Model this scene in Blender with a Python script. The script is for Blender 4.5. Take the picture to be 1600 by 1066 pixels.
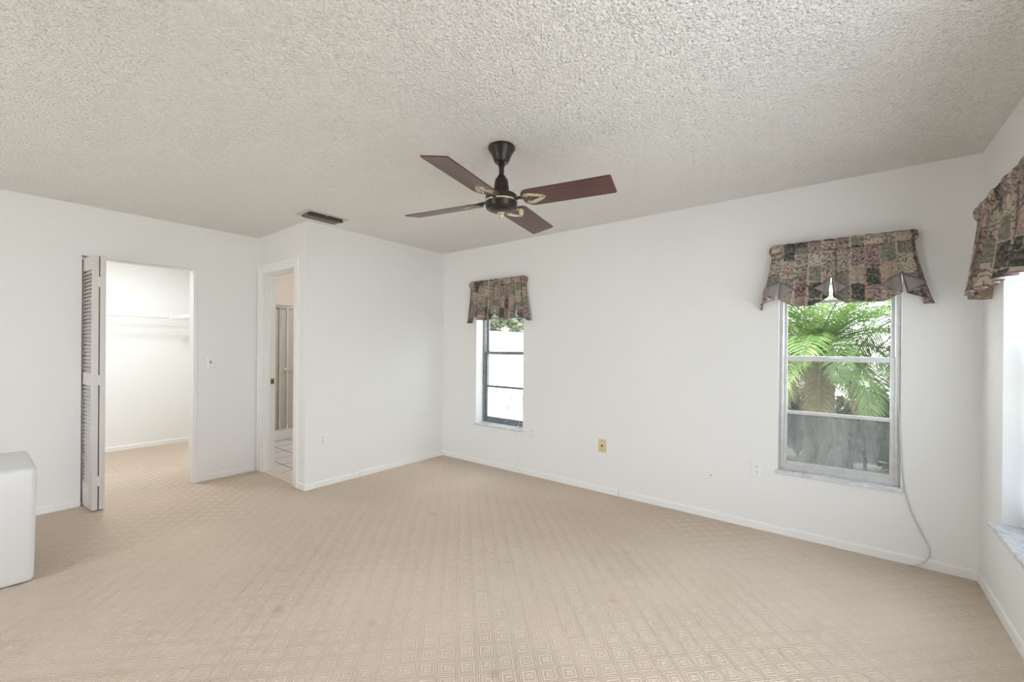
import bpy, bmesh, math, random
from mathutils import Vector, Matrix
random.seed(7)
R = math.radians
S = bpy.context.scene
COL = S.collection
for o in list(bpy.data.objects):
    bpy.data.objects.remove(o)

# ---------------------------------------------------------------- camera
# world: X runs towards the window wall, Y towards the wall with the closet, Z up
FPX, YAW, ROLL, CAM_H = 661.4, 37.956, 0.4318, 1.3099
fwd = Vector((math.cos(R(YAW)), math.sin(R(YAW)), -0.00065)).normalized()
rgt = Vector((math.sin(R(YAW)), -math.cos(R(YAW)), 0))
up = rgt.cross(fwd)
r2 = math.cos(R(ROLL)) * rgt + math.sin(R(ROLL)) * up
u2 = -math.sin(R(ROLL)) * rgt + math.cos(R(ROLL)) * up
cam = bpy.data.cameras.new('camera')
cam.sensor_fit = 'HORIZONTAL'
cam.sensor_width = 36
cam.lens = 36 * FPX / 1600
cam.shift_y = 10.6 / 1600
cam.clip_start = 0.02
co = bpy.data.objects.new('camera', cam)
COL.objects.link(co)
co.matrix_world = Matrix(((r2.x, u2.x, -fwd.x, 0), (r2.y, u2.y, -fwd.y, 0), (r2.z, u2.z, -fwd.z, CAM_H), (0, 0, 0, 1)))
S.camera = co

# ---------------------------------------------------------------- light and exposure
vs = S.view_settings
vs.view_transform = 'Standard'
vs.look = 'None'
vs.gamma = 1
vs.use_curve_mapping = False
vs.exposure = -0.18
W = bpy.data.worlds.new('sky')
S.world = W
W.use_nodes = True
bg = W.node_tree.nodes['Background']
bg.inputs[0].default_value = (0.86, 0.93, 1.0, 1)
bg.inputs[1].default_value = 9.0


def light(name, kind, loc, direction, energy, color=(1, 1, 1), size=1, size_y=None, spread=180, portal=False):
    l = bpy.data.lights.new(name, kind)
    l.energy = energy
    l.color = color
    if kind == 'AREA':
        l.shape = 'RECTANGLE'
        l.size = size
        l.size_y = size_y or size
        l.spread = R(spread)
        if portal:
            l.cycles.is_portal = True
    o = bpy.data.objects.new(name, l)
    COL.objects.link(o)
    o.location = loc
    o.rotation_euler = Vector(direction).to_track_quat('-Z', 'Y').to_euler()
    return o


sun = light('sun', 'SUN', (0, 0, 8), (0.42, -0.40, -0.85), 9.0, (1, 0.95, 0.86))
sun.data.angle = R(1.0)
# portal for an opening added in the unseen back wall to bring in daylight
light('portal_added_back', 'AREA', (-2.52, 2.775, 1.08), (1, 0, 0), 1, (1, 1, 1), 1.25, 2.07, portal=True)
# the closet's own lamp, then an unseen one added to light the bathroom
light('closet_lamp', 'AREA', (0.9, 5.75, 2.40), (0, 0.1, -1), 31, (0.93, 0.97, 1.0), 0.35, 0.35)
light('bathroom_fill', 'AREA', (2.75, 4.7, 2.40), (0, 0.9, -1), 24, (1.0, 0.97, 0.93), 0.5, 0.5)
# portals help the sky light find the windows
light('portal_far_window', 'AREA', (3.77, 2.95, 1.24), (-1, 0, 0), 1, (1, 1, 1), 0.66, 1.58, portal=True)
light('portal_near_window', 'AREA', (3.77, 0.034, 1.24), (-1, 0, 0), 1, (1, 1, 1), 0.66, 1.58, portal=True)
light('portal_added_rear', 'AREA', (1.06, -0.85, 1.24), (0, 1, 0), 1, (1, 1, 1), 1.42, 1.58, portal=True)  # serves an unseen opening added for more daylight
light('portal_side_window', 'AREA', (2.48, -0.85, 1.24), (0, 1, 0), 1, (1, 1, 1), 1.3, 1.58, portal=True)
S.cycles.diffuse_bounces = 8
S.cycles.transparent_max_bounces = 24

# ---------------------------------------------------------------- materials


class NT:
    """small helper round a node tree"""

    def __init__(self, m):
        self.m = m
        m.use_nodes = True
        self.t = m.node_tree
        self.t.nodes.clear()
        self.out = self.t.nodes.new('ShaderNodeOutputMaterial')

    def n(self, kind, **kw):
        nd = self.t.nodes.new('ShaderNode' + kind)
        for k, v in kw.items():
            setattr(nd, k, v)
        return nd

    def link(self, a, b):
        self.t.links.new(a, b)

    def put(self, sock, v):
        if hasattr(v, 'is_output'):
            self.link(v, sock)
        else:
            if isinstance(v, tuple) and len(v) == 3 and sock.type == 'RGBA':
                v = v + (1,)
            sock.default_value = v

    def math(self, op, a, b=0.0, c=0.0, clamp=False):
        nd = self.n('Math', operation=op, use_clamp=clamp)
        for i, v in enumerate((a, b, c)):
            self.put(nd.inputs[i], v)
        return nd.outputs[0]

    def mix(self, f, a, b, mode='MIX'):
        nd = self.n('Mix', data_type='RGBA', blend_type=mode)
        self.put(nd.inputs[0], f)
        self.put(nd.inputs[6], a)
        self.put(nd.inputs[7], b)
        return nd.outputs[2]

    def ramp(self, f, stops, interp='LINEAR'):
        nd = self.n('ValToRGB')
        nd.color_ramp.interpolation = interp
        e = nd.color_ramp.elements
        while len(e) < len(stops):
            e.new(0.5)
        for i, (p, c) in enumerate(stops):
            e[i].position = p
            e[i].color = (c + (1,)) if isinstance(c, tuple) else (c, c, c, 1)
        self.put(nd.inputs[0], f)
        return nd.outputs[0]

    def noise(self, vec, scale, detail=3, rough=0.5, dist=0.0):
        nd = self.n('TexNoise')
        nd.inputs['Scale'].default_value = scale
        nd.inputs['Detail'].default_value = detail
        nd.inputs['Roughness'].default_value = rough
        nd.inputs['Distortion'].default_value = dist
        if vec is not None:
            self.link(vec, nd.inputs['Vector'])
        return nd.outputs[0]

    def voro(self, vec, scale, feature='F1'):
        nd = self.n('TexVoronoi', feature=feature)
        nd.inputs['Scale'].default_value = scale
        if vec is not None:
            self.link(vec, nd.inputs['Vector'])
        return nd.outputs['Distance']

    def pos(self):
        return self.n('NewGeometry').outputs['Position']

    def obj(self):
        return self.n('TexCoord').outputs['Object']

    def scale(self, vec, s):
        nd = self.n('Mapping')
        nd.inputs['Scale'].default_value = s
        self.link(vec, nd.inputs['Vector'])
        return nd.outputs[0]

    def bump(self, h, strength=0.5, dist=0.01):
        nd = self.n('Bump')
        nd.inputs['Strength'].default_value = strength
        nd.inputs['Distance'].default_value = dist
        self.link(h, nd.inputs['Height'])
        return nd.outputs[0]

    def bsdf(self, color, rough=0.5, metallic=0.0, normal=None, spec=0.5):
        b = self.n('BsdfPrincipled')
        self.put(b.inputs['Base Color'], color)
        self.put(b.inputs['Roughness'], rough)
        b.inputs['Metallic'].default_value = metallic
        b.inputs['Specular IOR Level'].default_value = spec
        if normal is not None:
            self.link(normal, b.inputs['Normal'])
        return b

    def done(self, shader):
        self.link(shader, self.out.inputs[0])
        return self.m


def new_mat(name):
    return NT(bpy.data.materials.new(name))


M = {}


def plain(key, color, rough=0.5, metallic=0.0, var=0.05, scale=8, bump=0.0, bscale=60, spec=0.5):
    """a paint, plastic or metal with a little uneven tone"""
    t = new_mat(key)
    p = t.obj()
    f = t.noise(p, scale, 4)
    c2 = tuple(max(0, x * (1 - var * 2)) for x in color)
    c = t.mix(f, color, c2)
    nm = t.bump(t.noise(p, bscale, 3), bump, 0.004) if bump else None
    M[key] = t.done(t.bsdf(c, rough, metallic, nm, spec).outputs[0])
    return M[key]


def wall_paint(key, color, dirt=0.5):
    t = new_mat(key)
    p = t.pos()
    big = t.noise(p, 1.3, 3)
    c = t.mix(big, color, tuple(x * 0.975 for x in color))
    # scuffs and rubbed marks of their own irregular shape
    sc = t.noise(t.scale(p, (2.2, 2.2, 6.5)), 2.0, 6, 0.62, 0.5)
    mask = t.ramp(sc, [(0.62, 0.0), (0.76, 1.0)])
    c = t.mix(t.math('MULTIPLY', mask, 0.13 * dirt), c, (0.52, 0.48, 0.42))
    nm = t.bump(t.noise(p, 120, 2), 0.05, 0.004)
    M[key] = t.done(t.bsdf(c, 0.62, 0, nm, 0.3).outputs[0])


wall_paint('wall_paint', (0.83, 0.828, 0.812))
wall_paint('closet_paint', (0.85, 0.85, 0.83), 1.6)
wall_paint('bath_paint', (0.64, 0.575, 0.525), 0.2)
plain('trim_paint', (0.86, 0.86, 0.845), 0.38, var=0.02, scale=5)


def baseboard_mat():
    t = new_mat('baseboard_paint')
    p = t.pos()
    n = t.noise(p, 24, 5, 0.7)
    m = t.ramp(n, [(0.655, 0.0), (0.70, 1.0)])
    c = t.mix(t.math('MULTIPLY', m, 0.55), (0.85, 0.845, 0.825), (0.42, 0.34, 0.25))
    M['baseboard_paint'] = t.done(t.bsdf(c, 0.42, 0, t.bump(n, 0.1, 0.004)).outputs[0])


baseboard_mat()


def popcorn():
    t = new_mat('popcorn_ceiling')
    p = t.pos()
    q = t.scale(p, (1, 1, 0.0))
    w = t.n('VectorMath', operation='ADD')
    t.link(q, w.inputs[0])
    nz = t.n('TexNoise')
    nz.inputs['Scale'].default_value = 55
    t.link(q, nz.inputs['Vector'])
    sc = t.n('VectorMath', operation='SCALE')
    t.link(nz.outputs[1], sc.inputs[0])
    sc.inputs['Scale'].default_value = 0.012
    t.link(sc.outputs[0], w.inputs[1])
    v1 = t.ramp(t.voro(w.outputs[0], 62), [(0.0, 1.0), (0.62, 0.0)])
    v2 = t.ramp(t.voro(w.outputs[0], 128), [(0.0, 1.0), (0.6, 0.0)])
    keep = t.ramp(t.noise(q, 20, 4, 0.6), [(0.36, 0.25), (0.62, 1.0)])
    h = t.math('ADD', t.math('MULTIPLY', v1, keep), t.math('MULTIPLY', v2, 0.55))
    big = t.noise(q, 0.9, 3)
    c = t.mix(big, (0.90, 0.88, 0.845), (0.86, 0.84, 0.80))
    # grains of different tone in the sprayed coat
    gr = t.noise(q, 150, 3, 0.75)
    c = t.mix(t.math('MULTIPLY', t.ramp(gr, [(0.38, 1.0), (0.52, 0.0)]), 0.5), c, (0.70, 0.68, 0.645))
    c = t.mix(t.math('MULTIPLY', t.ramp(gr, [(0.55, 0.0), (0.68, 1.0)]), 0.5), c, (0.95, 0.94, 0.92))
    M['popcorn'] = t.done(t.bsdf(c, 0.9, 0, t.bump(h, 1.0, 0.009), 0.1).outputs[0])


popcorn()


def carpet():
    t = new_mat('carved_carpet')
    p = t.pos()
    sep = t.n('SeparateXYZ')
    # the carving is not laid perfectly straight
    nz = t.n('TexNoise')
    nz.inputs['Scale'].default_value = 7
    t.link(p, nz.inputs['Vector'])
    sc = t.n('VectorMath', operation='SCALE')
    t.link(nz.outputs[1], sc.inputs[0])
    sc.inputs['Scale'].default_value = 0.007
    w = t.n('VectorMath', operation='ADD')
    t.link(p, w.inputs[0])
    t.link(sc.outputs[0], w.inputs[1])
    t.link(w.outputs[0], sep.inputs[0])
    x, y = sep.outputs[0], sep.outputs[1]
    k = 1 / (math.sqrt(2) * 0.0815)
    u = t.math('MULTIPLY', t.math('SUBTRACT', x, y), k)
    v = t.math('MULTIPLY', t.math('ADD', x, y), k)
    fu = t.math('ABSOLUTE', t.math('SUBTRACT', t.math('FRACT', u), 0.5))
    fv = t.math('ABSOLUTE', t.math('SUBTRACT', t.math('FRACT', v), 0.5))
    d = t.math('MAXIMUM', fu, fv)
    rings = t.ramp(d, [(0.0, 0.35), (0.07, 0.35), (0.10, 0.9), (0.17, 0.9), (0.20, 0.25), (0.23, 0.25), (0.26, 1.0),
                       (0.345, 1.0), (0.37, 0.12), (0.40, 0.12), (0.425, 0.75), (0.465, 0.75), (0.49, 0.0), (0.5, 0.0)])
    loops = t.voro(p, 210)
    fine = t.noise(p, 160, 3, 0.7)
    worn = t.ramp(t.noise(p, 0.85, 3, 0.5), [(0.36, 0.45), (0.58, 1.0)])
    h = t.math('MULTIPLY', rings, worn)
    pile = t.math('SUBTRACT', t.math('MULTIPLY', fine, 1.2), loops)
    nm0 = t.bump(pile, 0.35, 0.003)
    bp = t.n('Bump')
    bp.inputs['Strength'].default_value = 1.0
    bp.inputs['Distance'].default_value = 0.0068
    t.link(h, bp.inputs['Height'])
    t.link(nm0, bp.inputs['Normal'])
    nm = bp.outputs[0]
    tone = t.noise(p, 0.55, 4, 0.55)
    c = t.mix(t.ramp(tone, [(0.35, 0.0), (0.65, 1.0)]), (0.70, 0.575, 0.46), (0.77, 0.655, 0.55))
    c = t.mix(t.math('MULTIPLY', t.ramp(fine, [(0.35, 0.0), (0.65, 1.0)]), 0.38), c, (0.58, 0.465, 0.37))
    yarn = t.noise(p, 330, 2, 0.8)
    c = t.mix(t.math('MULTIPLY', t.ramp(yarn, [(0.52, 0.0), (0.66, 1.0)]), 0.35), c, (0.84, 0.76, 0.67))
    # a few old dents and spots, each of its own outline
    for (sx, sy, rad, col_) in ((2.06, 0.93, 0.05, (0.55, 0.38, 0.22)), (1.30, 1.10, 0.05, (0.50, 0.36, 0.24)), (2.03, 1.61, 0.045, (0.56, 0.40, 0.26)),
                                (2.24, 2.52, 0.07, (0.56, 0.41, 0.27)), (1.18, 1.75, 0.05, (0.55, 0.42, 0.3)), (0.95, 2.2, 0.06, (0.5, 0.38, 0.27))):
        ds = t.n('VectorMath', operation='DISTANCE')
        t.link(w.outputs[0], ds.inputs[0])
        ds.inputs[1].default_value = (sx, sy, 0)
        mk = t.math('ADD', ds.outputs['Value'], t.math('MULTIPLY', t.noise(p, 30, 2), 0.04))
        mm = t.ramp(t.math('DIVIDE', mk, rad), [(0.5, 0.5), (1.0, 0.0)])
        c = t.mix(mm, c, col_)
    M['carpet'] = t.done(t.bsdf(c, 0.95, 0, nm, 0.05).outputs[0])


carpet()


def tile_floor():
    t = new_mat('bath_tile')
    b = t.n('TexBrick')
    b.offset = 0.0
    t.link(t.pos(), b.inputs['Vector'])
    b.inputs['Color1'].default_value = (0.80, 0.79, 0.78, 1)
    b.inputs['Color2'].default_value = (0.76, 0.75, 0.745, 1)
    b.inputs['Mortar'].default_value = (0.16, 0.15, 0.15, 1)
    b.inputs['Scale'].default_value = 1
    b.inputs['Mortar Size'].default_value = 0.006
    b.inputs['Brick Width'].default_value = 0.305
    b.inputs['Row Height'].default_value = 0.305
    M['bath_tile'] = t.done(t.bsdf(b.outputs[0], 0.25).outputs[0])
    t = new_mat('shower_tile')
    b = t.n('TexBrick')
    b.offset = 0.0
    mp = t.n('Mapping')
    mp.inputs['Rotation'].default_value = (R(90), 0, 0)
    t.link(t.pos(), mp.inputs['Vector'])
    t.link(mp.outputs[0], b.inputs['Vector'])
    b.inputs['Color1'].default_value = (0.80, 0.74, 0.69, 1)
    b.inputs['Color2'].default_value = (0.78, 0.72, 0.67, 1)
    b.inputs['Mortar'].default_value = (0.50, 0.46, 0.42, 1)
    b.inputs['Scale'].default_value = 1
    b.inputs['Mortar Size'].default_value = 0.004
    b.inputs['Brick Width'].default_value = 0.152
    b.inputs['Row Height'].default_value = 0.152
    M['shower_tile'] = t.done(t.bsdf(b.outputs[0], 0.3).outputs[0])


tile_floor()


def marble():
    t = new_mat('marble')
    p = t.obj()
    n = t.noise(p, 9, 6, 0.6, 1.6)
    c = t.ramp(n, [(0.34, (0.46, 0.475, 0.50)), (0.50, (0.65, 0.67, 0.69)), (0.66, (0.76, 0.77, 0.78))])
    M['marble'] = t.done(t.bsdf(c, 0.18).outputs[0])


marble()


def aluminium(key, c1, c2, rough):
    t = new_mat(key)
    p = t.obj()
    n = t.noise(t.scale(p, (3, 3, 3)), 7, 5, 0.65)
    c = t.mix(t.ramp(n, [(0.35, 0.0), (0.7, 1.0)]), c1, c2)
    M[key] = t.done(t.bsdf(c, rough, 0.75).outputs[0])


aluminium('aluminium', (0.69, 0.70, 0.71), (0.58, 0.585, 0.60), 0.36)
aluminium('backlit_aluminium', (0.30, 0.30, 0.31), (0.20, 0.20, 0.21), 0.5)  # darker copy of aluminium; the far frame's backlit shade is in the colour
aluminium('chrome', (0.82, 0.82, 0.83), (0.70, 0.70, 0.72), 0.12)
aluminium('dark_metal', (0.15, 0.14, 0.13), (0.10, 0.095, 0.09), 0.5)
plain('bronze', (0.030, 0.020, 0.017), 0.34, 0.25, 0.15, 14)
plain('brass', (0.90, 0.80, 0.55), 0.26, 1.0, 0.12, 30)
plain('old_brass', (0.55, 0.36, 0.10), 0.25, 1.0, 0.12, 30)
plain('ivory_plastic', (0.72, 0.58, 0.33), 0.4, var=0.04)
plain('white_plastic', (0.85, 0.85, 0.83), 0.32, var=0.015)
plain('dark_slot', (0.05, 0.045, 0.04), 0.6)
plain('cabinet_white', (0.75, 0.75, 0.75), 0.3, var=0.012, scale=3)
plain('louver_paint', (0.72, 0.685, 0.66), 0.42, var=0.03)
plain('register_grey', (0.20, 0.185, 0.165), 0.55, 0.2, 0.1)
plain('register_rim', (0.62, 0.60, 0.56), 0.5, 0.2, 0.06)
plain('grey_cable', (0.62, 0.62, 0.61), 0.45, var=0.04)
plain('white_cable', (0.80, 0.80, 0.79), 0.45, var=0.04)
plain('lining', (0.30, 0.26, 0.255), 0.8, var=0.08, bump=0.15, bscale=300)
plain('piping', (0.17, 0.11, 0.12), 0.7, var=0.1)
plain('wire_white', (0.82, 0.81, 0.77), 0.35, var=0.02)
plain('vinyl', (0.88, 0.88, 0.88), 0.4, var=0.02)
plain('frond_stalk', (0.30, 0.34, 0.12), 0.6, var=0.1)
plain('bark', (0.13, 0.11, 0.09), 0.9, var=0.25, scale=9, bump=0.8, bscale=22)
plain('shrub_leaf', (0.13, 0.135, 0.14), 0.6, var=0.2, scale=5)
plain('threshold', (0.78, 0.66, 0.56), 0.4, var=0.05)
plain('concrete', (0.55, 0.56, 0.57), 0.8, var=0.06)
plain('stucco', (0.70, 0.68, 0.64), 0.9, var=0.05, bump=0.4, bscale=60)


def blade_wood():
    t = new_mat('blade_wood')
    p = t.obj()
    g = t.noise(t.scale(p, (1.2, 26, 26)), 5, 6, 0.65, 0.3)
    c = t.ramp(g, [(0.30, (0.030, 0.010, 0.009)), (0.52, (0.085, 0.026, 0.020)), (0.75, (0.15, 0.055, 0.038))])
    M['blade_wood'] = t.done(t.bsdf(c, 0.30, 0, None, 0.6).outputs[0])


blade_wood()


def glass(key, dirt, dirt_col, tint=(1, 1, 1), streak=True, lo=0.55, hi=1.35):
    t = new_mat(key)
    tr = t.n('BsdfTransparent')
    t.put(tr.inputs[0], tint)
    gl = t.n('BsdfGlossy')
    gl.inputs['Roughness'].default_value = 0.03
    a = t.n('MixShader')
    a.inputs[0].default_value = 0.012
    t.link(tr.outputs[0], a.inputs[1])
    t.link(gl.outputs[0], a.inputs[2])
    df = t.n('BsdfDiffuse')
    t.put(df.inputs[0], dirt_col)
    tl = t.n('BsdfTranslucent')
    t.put(tl.inputs[0], dirt_col)
    d2 = t.n('MixShader')
    d2.inputs[0].default_value = 0.5
    t.link(df.outputs[0], d2.inputs[1])
    t.link(tl.outputs[0], d2.inputs[2])
    n = t.noise(t.scale(t.obj(), (9, 9, 2.2) if streak else (5, 5, 5)), 2.0, 5, 0.6, 0.6)
    f = t.ramp(n, [(0.30, dirt * lo), (0.70, min(1.0, dirt * hi))])
    b = t.n('MixShader')
    t.link(f, b.inputs[0])
    t.link(a.outputs[0], b.inputs[1])
    t.link(d2.outputs[0], b.inputs[2])
    M[key] = t.done(b.outputs[0])


glass('clear_glass', 0.008, (0.8, 0.82, 0.8))
glass('screened_glass', 0.06, (0.60, 0.60, 0.55), (0.88, 0.89, 0.87))
glass('dusty_glass', 0.34, (0.47, 0.47, 0.46), (0.52, 0.53, 0.53))
glass('hazy_glass', 0.35, (0.82, 0.84, 0.88), (0.85, 0.87, 0.9))
glass('shower_glass', 0.95, (0.90, 0.84, 0.77), (0.8, 0.76, 0.7), False, 0.95, 1.0)


def translucent(key, col, f):
    t = new_mat(key)
    df = t.bsdf(col, 0.5)
    tl = t.n('BsdfTranslucent')
    t.put(tl.inputs[0], col)
    mx = t.n('MixShader')
    mx.inputs[0].default_value = f
    t.link(df.outputs[0], mx.inputs[1])
    t.link(tl.outputs[0], mx.inputs[2])
    M[key] = t.done(mx.outputs[0])


translucent('blind_white', (0.86, 0.88, 0.92), 0.42)


def leaf(key, stops, f=0.4, scale=3.0):
    t = new_mat(key)
    n = t.noise(t.pos(), scale, 4, 0.6)
    info = t.n('ObjectInfo')
    v = t.math('ADD', t.math('MULTIPLY', n, 0.7), t.math('MULTIPLY', info.outputs['Random'], 0.3))
    c = t.ramp(v, stops)
    df = t.bsdf(c, 0.45)
    tl = t.n('BsdfTranslucent')
    t.link(c, tl.inputs[0])
    mx = t.n('MixShader')
    mx.inputs[0].default_value = f
    t.link(df.outputs[0], mx.inputs[1])
    t.link(tl.outputs[0], mx.inputs[2])
    M[key] = t.done(mx.outputs[0])


leaf('palm_leaf', [(0.28, (0.028, 0.065, 0.010)), (0.5, (0.095, 0.175, 0.035)), (0.72, (0.25, 0.32, 0.09))], 0.3, 9.0)
leaf('dead_leaf', [(0.25, (0.08, 0.065, 0.03)), (0.5, (0.16, 0.135, 0.065)), (0.75, (0.26, 0.22, 0.12))], 0.3, 9.0)
leaf('tree_leaf', [(0.25, (0.03, 0.05, 0.028)), (0.5, (0.075, 0.10, 0.055)), (0.75, (0.19, 0.20, 0.12))], 0.3, 2.5)


def lawn_mat():
    t = new_mat('dry_lawn')
    p = t.pos()
    n = t.noise(p, 3, 6, 0.7)
    c = t.ramp(n, [(0.3, (0.42, 0.41, 0.31)), (0.5, (0.60, 0.59, 0.50)), (0.7, (0.74, 0.73, 0.66))])
    M['lawn'] = t.done(t.bsdf(c, 0.9, 0, t.bump(t.noise(p, 60, 3), 0.6, 0.02), 0.1).outputs[0])


lawn_mat()


def tapestry():
    """faded patchwork print: upright bands of sage, rose, sand and charcoal with scrolls and speckles"""
    t = new_mat('patchwork_fabric')
    uv = t.n('TexCoord').outputs['UV']
    nz = t.n('TexNoise')
    nz.inputs['Scale'].default_value = 22
    t.link(uv, nz.inputs['Vector'])
    sc = t.n('VectorMath', operation='SCALE')
    t.link(nz.outputs[1], sc.inputs[0])
    sc.inputs['Scale'].default_value = 0.022
    w = t.n('VectorMath', operation='ADD')
    t.link(uv, w.inputs[0])
    t.link(sc.outputs[0], w.inputs[1])
    sep = t.n('SeparateXYZ')
    t.link(w.outputs[0], sep.inputs[0])
    u, v = sep.outputs[0], sep.outputs[1]
    cu = t.math('FLOOR', t.math('DIVIDE', u, 0.072))
    wn = t.n('TexWhiteNoise', noise_dimensions='1D')
    t.link(cu, wn.inputs['W'])
    vv = t.math('ADD', t.math('DIVIDE', v, 0.112), t.math('MULTIPLY', wn.outputs[0], 3.0))
    cv = t.math('FLOOR', vv)
    cb = t.n('CombineXYZ')
    t.link(cu, cb.inputs[0])
    t.link(cv, cb.inputs[1])
    w2 = t.n('TexWhiteNoise', noise_dimensions='2D')
    t.link(cb.outputs[0], w2.inputs['Vector'])
    base = t.ramp(w2.outputs[0], [(0.0, (0.165, 0.16, 0.125)), (0.22, (0.34, 0.25, 0.185)), (0.40, (0.055, 0.06, 0.052)), (0.54, (0.25, 0.155, 0.145)),
                                  (0.68, (0.40, 0.33, 0.25)), (0.84, (0.30, 0.235, 0.195))], 'CONSTANT')
    # narrow dividing bands
    fu = t.math('FRACT', t.math('DIVIDE', u, 0.072))
    fv = t.math('FRACT', vv)
    band = t.math('MAXIMUM', t.math('LESS_THAN', fu, 0.16), t.math('LESS_THAN', fv, 0.07))
    bn = t.ramp(wn.outputs[0], [(0.0, (0.42, 0.34, 0.26)), (0.4, (0.10, 0.06, 0.055)), (0.7, (0.36, 0.22, 0.17))], 'CONSTANT')
    base = t.mix(t.math('MULTIPLY', band, 0.8), base, bn)
    # scrolls and speckled flowers
    wv = t.n('TexWave', wave_type='RINGS')
    wv.inputs['Scale'].default_value = 11
    wv.inputs['Distortion'].default_value = 14
    wv.inputs['Detail'].default_value = 2.5
    wv.inputs['Detail Scale'].default_value = 2.2
    t.link(t.scale(uv, (1.5, 0.75, 1)), wv.inputs['Vector'])
    scroll = t.ramp(wv.outputs['Fac'], [(0.60, 0.0), (0.80, 1.0)])
    inpatch = t.math('GREATER_THAN', w2.outputs[0], 0.35)
    base = t.mix(t.math('MULTIPLY', scroll, 0.22), base, (0.36, 0.32, 0.26))
    dk = t.ramp(wv.outputs['Fac'], [(0.12, 1.0), (0.30, 0.0)])
    base = t.mix(t.math('MULTIPLY', t.math('MAXIMUM', t.math('MULTIPLY', dk, inpatch), t.math('MULTIPLY', dk, 0.45)), 0.72), base, (0.045, 0.045, 0.04))
    sp = t.noise(uv, 75, 4, 0.75)
    base = t.mix(t.math('MULTIPLY', t.ramp(sp, [(0.56, 0.0), (0.68, 1.0)]), 0.55), base, (0.46, 0.38, 0.30))
    base = t.mix(t.math('MULTIPLY', t.ramp(sp, [(0.32, 1.0), (0.42, 0.0)]), 0.5), base, (0.07, 0.06, 0.05))
    nm = t.bump(t.noise(uv, 420, 2), 0.15, 0.002)
    hs = t.n('HueSaturation')
    hs.inputs['Saturation'].default_value = 0.85
    hs.inputs['Value'].default_value = 1.18
    t.link(base, hs.inputs['Color'])
    base = hs.outputs[0]
    M['patchwork'] = t.done(t.bsdf(base, 0.85, 0, nm, 0.15).outputs[0])


tapestry()

# ---------------------------------------------------------------- mesh helpers


def bm_new():
    return bmesh.new()


def box(bm, x0, x1, y0, y1, z0, z1, bev=0.0, seg=2):
    r = bmesh.ops.create_cube(bm, size=1)
    vs_ = r['verts']
    for v in vs_:
        v.co = Vector((x0 if v.co.x < 0 else x1, y0 if v.co.y < 0 else y1, z0 if v.co.z < 0 else z1))
    if bev:
        es = {e for v in vs_ for e in v.link_edges}
        bmesh.ops.bevel(bm, geom=list(es), offset=bev, segments=seg, profile=0.5, affect='EDGES')
    return bm


def lathe(bm, prof, segs=40, c=(0, 0, 0)):
    rings = []
    for (r, z) in prof:
        rings.append([bm.verts.new((c[0] + r * math.cos(2 * math.pi * i / segs), c[1] + r * math.sin(2 * math.pi * i / segs), c[2] + z)) for i in range(segs)])
    for a, b in zip(rings, rings[1:]):
        for i in range(segs):
            j = (i + 1) % segs
            bm.faces.new((a[i], a[j], b[j], b[i]))
    for rg, flip in ((rings[0], True), (rings[-1], False)):
        if prof[0 if flip else -1][0] > 1e-6:
            bm.faces.new(rg[::-1] if flip else rg)
    bmesh.ops.remove_doubles(bm, verts=bm.verts, dist=1e-6)
    return bm


def tube(bm, pts, rad, segs=8, closed=False):
    pts = [Vector(p) for p in pts]
    n = len(pts)
    rings = []
    prev = None
    for i, p in enumerate(pts):
        a = pts[(i - 1) % n] if (closed or i) else p
        b = pts[(i + 1) % n] if (closed or i < n - 1) else p
        d = (b - a).normalized()
        if prev is None:
            ref = Vector((0, 0, 1)) if abs(d.z) < 0.9 else Vector((1, 0, 0))
            nx = d.cross(ref).normalized()
        else:
            nx = (prev - d * prev.dot(d)).normalized()
        prev = nx
        ny = d.cross(nx)
        rr = rad[i] if isinstance(rad, (list, tuple)) else rad
        rings.append([bm.verts.new(p + nx * rr * math.cos(2 * math.pi * k / segs) + ny * rr * math.sin(2 * math.pi * k / segs)) for k in range(segs)])
    pairs = list(zip(rings, rings[1:]))
    if closed:
        pairs.append((rings[-1], rings[0]))
    for a, b in pairs:
        for k in range(segs):
            j = (k + 1) % segs
            bm.faces.new((a[k], a[j], b[j], b[k]))
    if not closed:
        bm.faces.new(rings[0][::-1])
        bm.faces.new(rings[-1])
    return bm


def spline(pts, n=8):
    """Catmull-Rom through the points"""
    P = [Vector(p) for p in pts]
    P = [P[0] * 2 - P[1]] + P + [P[-1] * 2 - P[-2]]
    out = []
    for i in range(1, len(P) - 2):
        for k in range(n):
            s = k / n
            a, b, c, d = P[i - 1], P[i], P[i + 1], P[i + 2]
            out.append(0.5 * ((2 * b) + (c - a) * s + (2 * a - 5 * b + 4 * c - d) * s * s + (3 * b - a - 3 * c + d) * s ** 3))
    out.append(P[-2])
    return out


def obj(name, bm, mat, parent=None, smooth=False, label=None):
    bmesh.ops.recalc_face_normals(bm, faces=bm.faces)
    me = bpy.data.meshes.new(name)
    bm.to_mesh(me)
    bm.free()
    if isinstance(mat, str):
        mat = M[mat]
    me.materials.append(mat)
    if smooth:
        me.polygons.foreach_set('use_smooth', [True] * len(me.polygons))
        try:
            me.set_sharp_from_angle(angle=R(38))
        except Exception:
            pass
    o = bpy.data.objects.new(name, me)
    COL.objects.link(o)
    if parent:
        o.parent = parent
    if label:
        o['label'] = label
    return o


def tag(o, label, cat, group=None, kind=None):
    o['label'] = label
    o['category'] = cat
    if group:
        o['group'] = group
    if kind:
        o['kind'] = kind
    return o


def thing(name, label, cat, loc=(0, 0, 0), rotz=0, group=None, kind=None):
    o = bpy.data.objects.new(name, None)
    o.empty_display_size = 0.1
    COL.objects.link(o)
    o.location = loc
    o.rotation_euler = (0, 0, R(rotz))
    return tag(o, label, cat, group, kind)


def struct(name, bm, mat, label, cat):
    o = obj(name, bm, mat)
    return tag(o, label, cat, kind='structure')


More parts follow.
